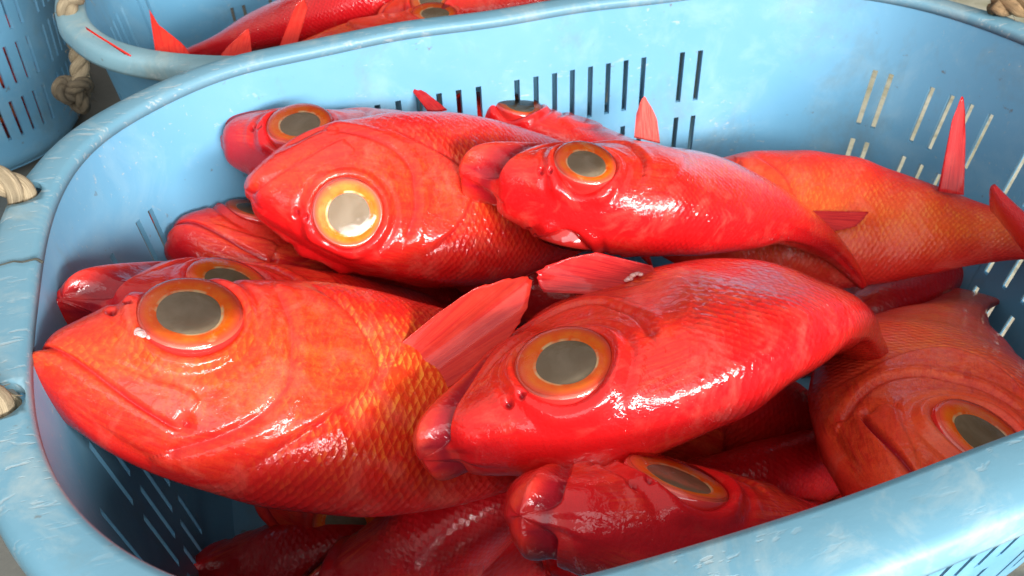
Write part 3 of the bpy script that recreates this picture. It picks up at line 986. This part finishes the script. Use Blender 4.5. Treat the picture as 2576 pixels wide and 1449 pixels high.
# ------------------------------------------------------------------ fish
#<POSES>
POSES = {
    'A': {'R': [[0.8989, -0.3203, 0.299], [-0.1539, 0.4083, 0.8998], [-0.4103, -0.8548, 0.3177]], 't': [-0.3675, -0.0275, -0.0115], 'size': 0.4076, 'bend': -0.185, 'lift': 0.342, 'fat': 0.97, 'deep': 0.965},
    'D': {'R': [[0.9585, -0.1036, 0.2654], [0.2847, 0.3822, -0.8791], [-0.0104, 0.9182, 0.3959]], 't': [-0.1862, -0.1395, -0.0537], 'size': 0.4031, 'bend': -1.95, 'lift': 0.22, 'fat': 0.983, 'deep': 1.161},
    'C': {'R': [[0.9747, 0.2234, -0.0113], [-0.0318, 0.0883, -0.9956], [-0.2215, 0.9707, 0.0931]], 't': [-0.0949, 0.058, -0.0406], 'size': 0.3492, 'bend': -0.691, 'lift': 0.36, 'fat': 1.203, 'deep': 0.997},
    'B': {'R': [[0.9767, 0.1781, -0.1197], [0.0181, -0.6244, -0.7809], [-0.2138, 0.7605, -0.6131]], 't': [-0.2571, 0.1134, -0.0493], 'size': 0.3842, 'bend': 0.028, 'lift': 0.007, 'fat': 1.016, 'deep': 1.056},
    'A2': {'R': [[0.7504, 0.4364, 0.4964], [0.3602, 0.3596, -0.8608], [-0.5541, 0.8248, 0.1127]], 't': [-0.3419, 0.007, -0.0304], 'size': 0.3778, 'bend': -0.008, 'lift': 0.009, 'fat': 0.959, 'deep': 0.995},
    'H': {'R': [[0.9612, 0.1684, -0.2184], [-0.24, 0.1206, -0.9633], [-0.1359, 0.9783, 0.1563]], 't': [-0.2689, 0.2039, -0.0469], 'size': 0.3881, 'bend': -0.9, 'lift': -0.079, 'fat': 0.972, 'deep': 1.004},
    'I': {'R': [[0.8811, 0.4129, -0.2305], [-0.3439, 0.2249, -0.9117], [-0.3246, 0.8825, 0.3402]], 't': [-0.0629, 0.2681, -0.0883], 'size': 0.35, 'bend': -0.2, 'lift': 0, 'fat': 1, 'deep': 1},
    'J': {'R': [[0.8531, -0.5217, -0.0032], [0.0296, 0.0424, 0.9987], [-0.5209, -0.8521, 0.0516]], 't': [-0.3196, 0.1745, -0.0932], 'size': 0.3826, 'bend': -0.164, 'lift': 0.005, 'fat': 0.986, 'deep': 0.969},
    'E': {'R': [[0.7117, 0.4302, 0.5553], [0.1712, 0.6604, -0.7311], [-0.6813, 0.6154, 0.3963]], 't': [-0.159, -0.208, -0.0262], 'size': 0.4033, 'bend': 0.259, 'lift': 0.025, 'fat': 0.896, 'deep': 1.1},
    'F': {'R': [[0.7038, 0.1734, 0.6889], [0.6413, 0.2622, -0.7211], [-0.3057, 0.9493, 0.0733]], 't': [0.0253, -0.2479, -0.083], 'size': 0.4145, 'bend': -0.03, 'lift': 0.38, 'fat': 0.993, 'deep': 0.991},
    'G': {'R': [[0.7438, 0.4676, 0.4775], [-0.6534, 0.3583, 0.6669], [0.1407, -0.808, 0.5721]], 't': [0.0816, 0.1772, -0.1663], 'size': 0.375, 'bend': 0.12, 'lift': 0, 'fat': 1, 'deep': 1},
    'K': {'R': [[0.7672, 0.3738, 0.5212], [-0.3575, 0.9239, -0.1363], [-0.5324, -0.0818, 0.8425]], 't': [-0.2872, -0.0042, -0.1885], 'size': 0.37, 'bend': 0.1, 'lift': 0, 'fat': 1, 'deep': 1},
    'L': {'R': [[0.8271, 0.3647, 0.4276], [-0.3938, 0.9189, -0.022], [-0.401, -0.1502, 0.9037]], 't': [-0.0906, -0.0069, -0.1442], 'size': 0.37, 'bend': 0, 'lift': 0, 'fat': 1, 'deep': 1},
    'N': {'R': [[0.0984, -0.8837, -0.4577], [0.9841, 0.1546, -0.087], [0.1476, -0.4418, 0.8849]], 't': [0.2521, -0.3782, -0.1365], 'size': 0.36, 'bend': 0, 'lift': 0, 'fat': 1, 'deep': 1},
    'P1': {'R': [[0.8915, 0.4138, -0.1843], [-0.3087, 0.2571, -0.9158], [-0.3316, 0.8733, 0.3569]], 't': [-0.1124, 0.1566, -0.1709], 'size': 0.37, 'bend': 0, 'lift': 0, 'fat': 1, 'deep': 1},
    'P2': {'R': [[0.9765, -0.2077, -0.0576], [0.1329, 0.7903, -0.5981], [0.1697, 0.5764, 0.7994]], 't': [0.1622, 0.0213, -0.2744], 'size': 0.36, 'bend': 0, 'lift': 0, 'fat': 1, 'deep': 1},
    'P4': {'R': [[0.9505, -0.2474, -0.1879], [0.1691, 0.9194, -0.355], [0.2606, 0.3057, 0.9158]], 't': [-0.3135, -0.1081, -0.2375], 'size': 0.36, 'bend': 0, 'lift': 0, 'fat': 1, 'deep': 1},
    'P5': {'R': [[0.9976, 0.0036, -0.0687], [-0.0252, 0.9483, -0.3165], [0.064, 0.3174, 0.9461]], 't': [-0.1212, -0.1135, -0.2292], 'size': 0.36, 'bend': 0, 'lift': 0, 'fat': 1, 'deep': 1},
    'M1': {'R': [[-0.9755, 0.0962, -0.198], [0.1707, -0.2374, -0.9563], [-0.139, -0.9666, 0.2151]], 't': [0.0243, 0.4038, -0.0707], 'size': 0.37, 'bend': 0, 'lift': 0, 'fat': 1, 'deep': 1},
    'M2': {'R': [[-0.9598, 0.2055, -0.1913], [0.1434, -0.227, -0.9633], [-0.2414, -0.952, 0.1884]], 't': [0.0358, 0.5258, -0.0437], 'size': 0.37, 'bend': 0, 'lift': 0, 'fat': 1, 'deep': 1},
    'M3': {'R': [[0.9858, -0.1244, -0.1131], [-0.1014, 0.097, -0.9901], [0.1342, 0.9875, 0.083]], 't': [-0.0824, 0.4607, -0.0823], 'size': 0.37, 'bend': 0, 'lift': 0, 'fat': 1, 'deep': 1},
    'T1': {'R': [[-0.5647, 0.5963, 0.5706], [-0.1255, -0.7454, 0.6547], [0.8157, 0.2981, 0.4957]], 't': [-0.1347, 0.55, -0.3549], 'size': 0.32, 'bend': 0, 'lift': 0, 'fat': 1, 'deep': 1},
    'T2': {'R': [[0.5647, 0.8238, 0.0501], [-0.1255, 0.0257, 0.9918], [0.8157, -0.5663, 0.1179]], 't': [-0.3773, 0.5453, -0.3282], 'size': 0.27, 'bend': 0, 'lift': 0, 'fat': 1, 'deep': 1},
    'U1': {'R': [[-0.98, 0, -0.2], [0, -1, 0], [-0.2, 0, 0.98]], 't': [-0.478, 0.755, -0.125], 'size': 0.37, 'bend': 0, 'lift': 0, 'fat': 1, 'deep': 1},
    'U2': {'R': [[-0.99, 0, -0.1], [0, -1, 0], [-0.1, 0, 0.99]], 't': [-0.48, 0.755, -0.185], 'size': 0.37, 'bend': 0, 'lift': 0, 'fat': 1, 'deep': 1},
    'U3': {'R': [[-0.99, 0.0, 0.1], [0, -1, 0], [0.1, 0, 0.99]], 't': [-0.485, 0.755, -0.24], 'size': 0.34, 'bend': 0, 'lift': 0, 'fat': 1, 'deep': 0.8},
    'P6': {'R': [[0.9858, 0.0542, -0.1592], [-0.1014, 0.9468, -0.3056], [0.1342, 0.3174, 0.9388]], 't': [-0.4066, -0.0216, -0.2819], 'size': 0.36, 'bend': 0, 'lift': 0, 'fat': 1, 'deep': 1},
}
#</POSES>
SK_BRIGHT = make_skin('fish_skin_bright')
SK_ORANGE = make_skin('fish_skin_orange', (0.77, 0.048, 0.010), (0.60, 0.008, 0.008), (0.90, 0.33, 0.04), .30, 1.0, .7, .35)
SK_AMBER = make_skin('fish_skin_amber', (0.78, 0.105, 0.018), (0.58, 0.016, 0.014), (0.78, 0.24, 0.035), .3, .7, .4, .3)
SK_STREAKED = make_skin('fish_skin_streaked', (0.86, 0.13, 0.045), (0.74, 0.035, 0.020), (0.88, 0.30, 0.05), .4, .6, .7, 1.1)
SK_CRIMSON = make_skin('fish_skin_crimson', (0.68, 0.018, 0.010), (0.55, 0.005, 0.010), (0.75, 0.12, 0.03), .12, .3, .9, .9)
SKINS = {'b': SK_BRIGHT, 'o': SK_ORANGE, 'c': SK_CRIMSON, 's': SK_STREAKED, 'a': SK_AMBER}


def pose_matrix(p):
    R, t = p['R'], p['t']
    return Matrix(((*R[0], t[0]), (*R[1], t[1]), (*R[2], t[2]), (0, 0, 0, 1)))


IN_MAIN = 'red fish heaped in the front crate'
IN_BACK = 'red fish in the crate behind'
IN_LEFT = 'red fish in the far left crate'
FULL, MID, LOW = (360, 300), (240, 180), (120, 90)
ALL = ()
FISH = [
    # key, label, skin, gape, seed, resolution, extra keywords, group
    ('A', 'large orange-red fish on its side at lower left, snout at the rim, gold scales', 'o', .0, 1, FULL, dict(plate_h=.9, cleft=.7, pect=(), pelv=()), IN_MAIN),
    ('D', 'large shiny red fish at the heap centre, chin up, white glints below its eye', 'b', .05, 2, FULL, dict(prot=.035, plate_h=.12, pect=(), pelv=()), IN_MAIN),
    ('C', 'shiny red fish at the heap\'s upper right, seen from above, mouth gaping', 'b', .22, 3, FULL, dict(prot=.07, plate_h=.25, pelv=(), pect=()), IN_MAIN),
    ('B', 'red fish with bright round eye, atop the heap left of the gaping one', 'b', .02, 4, FULL, dict(cleft=.3, pect=(), pelv=()), IN_MAIN),
    ('A2', 'red fish squeezed behind the large gold-scaled fish, only eye and parted jaws showing', 'c', .16, 5, FULL, dict(prot=.055, pect=(), pelv=()), IN_MAIN),
    ('E', 'dark red fish with blunt snout by the near rim, under the shiny centre fish', 'c', .05, 6, FULL, dict(prot=.03, pect=()), IN_MAIN),
    ('F', 'orange streaked fish at lower right, head down, eye cut off by the near rim', 's', .03, 7, FULL, dict(pelv=(), pect=()), IN_MAIN),
    ('G', 'orange scaled fish at right lying against the end wall, head hidden behind the shiny one', 'a', .0, 8, FULL, dict(pect=(-1,), pelv=(), pect_len=.62, pect_ang=.0, fin_mat=M_FIN_DARK), IN_MAIN),
    ('H', 'small red head peeking out at the back left of the heap beside the blue wall', 'c', .08, 9, MID, dict(prot=.03, pect=(), pelv=()), IN_MAIN),
    ('I', 'pinkish red fish behind the heap, just below the wall slots, eye topmost', 'b', .0, 10, MID, dict(pect=(), pelv=()), IN_MAIN),
    ('J', 'dark crimson streaked head at the left of the heap under the round eyed fish', 'c', .02, 11, MID, dict(pect=(), pelv=()), IN_MAIN),
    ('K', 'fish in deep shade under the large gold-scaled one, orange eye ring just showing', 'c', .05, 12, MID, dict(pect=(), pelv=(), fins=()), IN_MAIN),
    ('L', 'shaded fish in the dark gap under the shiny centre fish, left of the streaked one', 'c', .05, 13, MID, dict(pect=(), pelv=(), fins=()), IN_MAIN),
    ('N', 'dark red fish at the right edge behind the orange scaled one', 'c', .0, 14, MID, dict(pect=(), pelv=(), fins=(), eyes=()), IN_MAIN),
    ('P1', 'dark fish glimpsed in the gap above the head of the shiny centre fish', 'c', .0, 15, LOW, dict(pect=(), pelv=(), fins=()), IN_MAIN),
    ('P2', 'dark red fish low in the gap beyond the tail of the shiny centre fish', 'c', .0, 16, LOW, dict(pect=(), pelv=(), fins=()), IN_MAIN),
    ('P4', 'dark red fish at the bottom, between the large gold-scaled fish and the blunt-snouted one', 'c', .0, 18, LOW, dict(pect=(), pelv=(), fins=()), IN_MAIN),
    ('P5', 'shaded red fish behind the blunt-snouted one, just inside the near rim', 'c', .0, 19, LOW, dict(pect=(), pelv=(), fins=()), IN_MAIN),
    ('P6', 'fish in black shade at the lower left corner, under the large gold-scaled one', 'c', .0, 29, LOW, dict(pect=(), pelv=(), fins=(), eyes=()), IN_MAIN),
    ('M1', 'gold-flanked red fish in the crate behind, eye just above the front crate rim', 'o', .0, 20, MID, dict(pect=(), pelv=(), fins=()), IN_BACK),
    ('M2', 'red fish in the crate behind, lying beyond the gold-flanked one', 'c', .0, 21, LOW, dict(pect=(), pelv=(), fins=()), IN_BACK),
    ('M3', 'orange fish in the crate behind, showing just over the top edge of the front crate', 'o', .0, 22, LOW, dict(pect=(), pelv=(), fins=()), IN_BACK),
    ('T1', 'fish in the crate behind, tall pointed red tail standing by its left end', 'c', .0, 23, LOW, dict(pect=(), pelv=(), fins=()), IN_BACK),
    ('T2', 'fish in the crate behind, short triangular red tail tip over the rim', 'c', .0, 24, LOW, dict(pect=(), pelv=(), fins=()), IN_BACK),
    ('U1', 'upper red fish behind the slots of the far left crate', 'c', .0, 26, LOW, dict(fins=()), IN_LEFT),
    ('U2', 'middle red fish behind the slots of the far left crate', 'c', .0, 27, LOW, dict(fins=()), IN_LEFT),
    ('U3', 'lowest red fish behind the slots of the far left crate', 'c', .0, 28, LOW, dict(fins=()), IN_LEFT),
]
ROOTS = {}
#<FINSW>
FINS_W = [
    ('A', 'pectoral_fin', [(-0.2197, -0.0596, -0.0595), (-0.2148, -0.0659, -0.069), (-0.2061, -0.076, -0.0811)], [(-0.1672, -0.0428, -0.0424), (-0.1409, -0.0377, -0.0352), (-0.121, -0.0412, -0.0307), (-0.1115, -0.0476, -0.0277), (-0.1157, -0.0566, -0.0393), (-0.1307, -0.0669, -0.0506), (-0.1465, -0.0766, -0.0601)], 'r', 0.004, 34),
    ('D', 'pelvic_fin', [(-0.0326, -0.0506, -0.0413), (-0.0337, -0.0607, -0.0436), (-0.0428, -0.0705, -0.0458)], [(-0.0642, -0.0356, -0.0318), (-0.0876, -0.0319, -0.0345), (-0.1032, -0.0319, -0.0409), (-0.1017, -0.0385, -0.0505)], 'd', 0.006, 26),
    ('G', 'dorsal_fin', [(0.2798, 0.0171, -0.1008), (0.2892, 0.0122, -0.1023), (0.2988, 0.0076, -0.1033)], [(0.298, 0.0443, -0.0511), (0.3079, 0.0513, -0.0348), (0.3051, 0.0315, -0.0623)], 'd', 0.005, 14),
    ('I', 'pectoral_fin', [(0.066, 0.1549, -0.0802), (0.0748, 0.1499, -0.082), (0.0855, 0.1439, -0.0841)], [(0.0774, 0.1746, -0.0693), (0.0875, 0.1816, -0.0573), (0.0925, 0.1652, -0.0732)], 'p', 0.006, 16),
    ('H', 'pelvic_fin', [(-0.0987, 0.2235, -0.0579), (-0.0925, 0.2206, -0.0585), (-0.0827, 0.2179, -0.0574)], [(-0.1053, 0.249, -0.0481), (-0.1048, 0.2512, -0.0455), (-0.0932, 0.2411, -0.0517)], 'd', 0.006, 12),
    ('T1', 'pectoral_fin', [(-0.3243, 0.34, -0.022), (-0.3268, 0.3435, -0.022), (-0.33, 0.3481, -0.022)], [(-0.3535, 0.3589, 0.0), (-0.3545, 0.3611, 0.0), (-0.3528, 0.3551, 0.0)], 'r', 0.005, 6),
    ('T1', 'tail_fin', [(-0.3097, 0.3839, -0.0544), (-0.2938, 0.3774, -0.0549), (-0.2776, 0.3713, -0.0549)], [(-0.3051, 0.4256, -0.0144), (-0.2996, 0.4128, -0.0262), (-0.2918, 0.4042, -0.0324), (-0.2831, 0.3938, -0.0402), (-0.2767, 0.376, -0.0493)], 'r', 0.006, 20),
    ('T2', 'tail_fin', [(-0.2565, 0.3651, -0.0529), (-0.2417, 0.3595, -0.0529), (-0.2283, 0.3544, -0.0529)], [(-0.2518, 0.3763, -0.0464), (-0.2372, 0.3795, -0.0368), (-0.2229, 0.3818, -0.0284), (-0.2238, 0.3731, -0.0382), (-0.2256, 0.3597, -0.0459)], 'r', 0.006, 16),
    ('M1', 'pectoral_fin', [(-0.2023, 0.3548, -0.0417), (-0.1948, 0.3519, -0.0417), (-0.1866, 0.3496, -0.0409)], [(-0.1756, 0.3797, -0.0109), (-0.1682, 0.3805, -0.007), (-0.1672, 0.3735, -0.0143)], 'r', 0.005, 10),
]
#</FINSW>
for key, lab, sk, gape, seed, res, kw, grp in FISH:
    p = POSES[key]
    k2 = dict(fins=('tail_fin',) if grp != IN_MAIN else ALL); k2.update(kw)
    ROOTS[key] = make_fish('red_fish', lab, pose_matrix(p), p['size'], SKINS[sk], gape, p['bend'], p['lift'], p['fat'], p['deep'], seed, res, group=grp, **k2)

bpy.context.view_layer.update()
for key, nm, root_pts, tip_pts, mt, thick, nr in FINS_W:
    r = ROOTS[key]
    inv = r.matrix_world.inverted()
    lp = lambda pts: [tuple(inv @ Vector(p)) for p in pts]
    V, Fa, U = fin_mesh(lp(root_pts), lp(tip_pts), nr=nr, thick=thick, seed=len(root_pts) + nr, fold=.0015)
    mesh_obj(nm, V, Fa, {'r': M_FIN, 'p': M_FIN_PINK, 'd': M_FIN_DARK}[mt], r, uv=U)

# little blobs of clear slime left on two of the fish
M_SLIME = simple('slime_pale', (0.84, 0.36, 0.32), .18, Coat_Weight=1.0, Coat_Roughness=.04, Subsurface_Weight=.3)


def slime(key, centre, seed):
    rg = np.random.default_rng(seed)
    VV, FF, off = [], [], 0
    for k in range(6):
        c = np.array(centre) + rg.normal(0, .0055, 3) * (1, .25, 1)
        r = rg.uniform(.003, .0075)
        prof = [(max(r * math.sin(a), 1e-5), -r * math.cos(a)) for a in np.linspace(.02, math.pi - .02, 10)]
        V, F = lathe(prof, 16)
        V = V * (1 + .12 * np.sin(V[:, :1] * 700 + k)) * (1.2, .55, .95)
        VV.append(V + c); FF += [tuple(i + off for i in f) for f in F]; off += len(V)
    mesh_obj('slime_blob', np.concatenate(VV), FF, M_SLIME, ROOTS[key])


slime('A', (.109, -.0795, -.005), 5)
slime('D', (.389, .0745, -.074), 8)
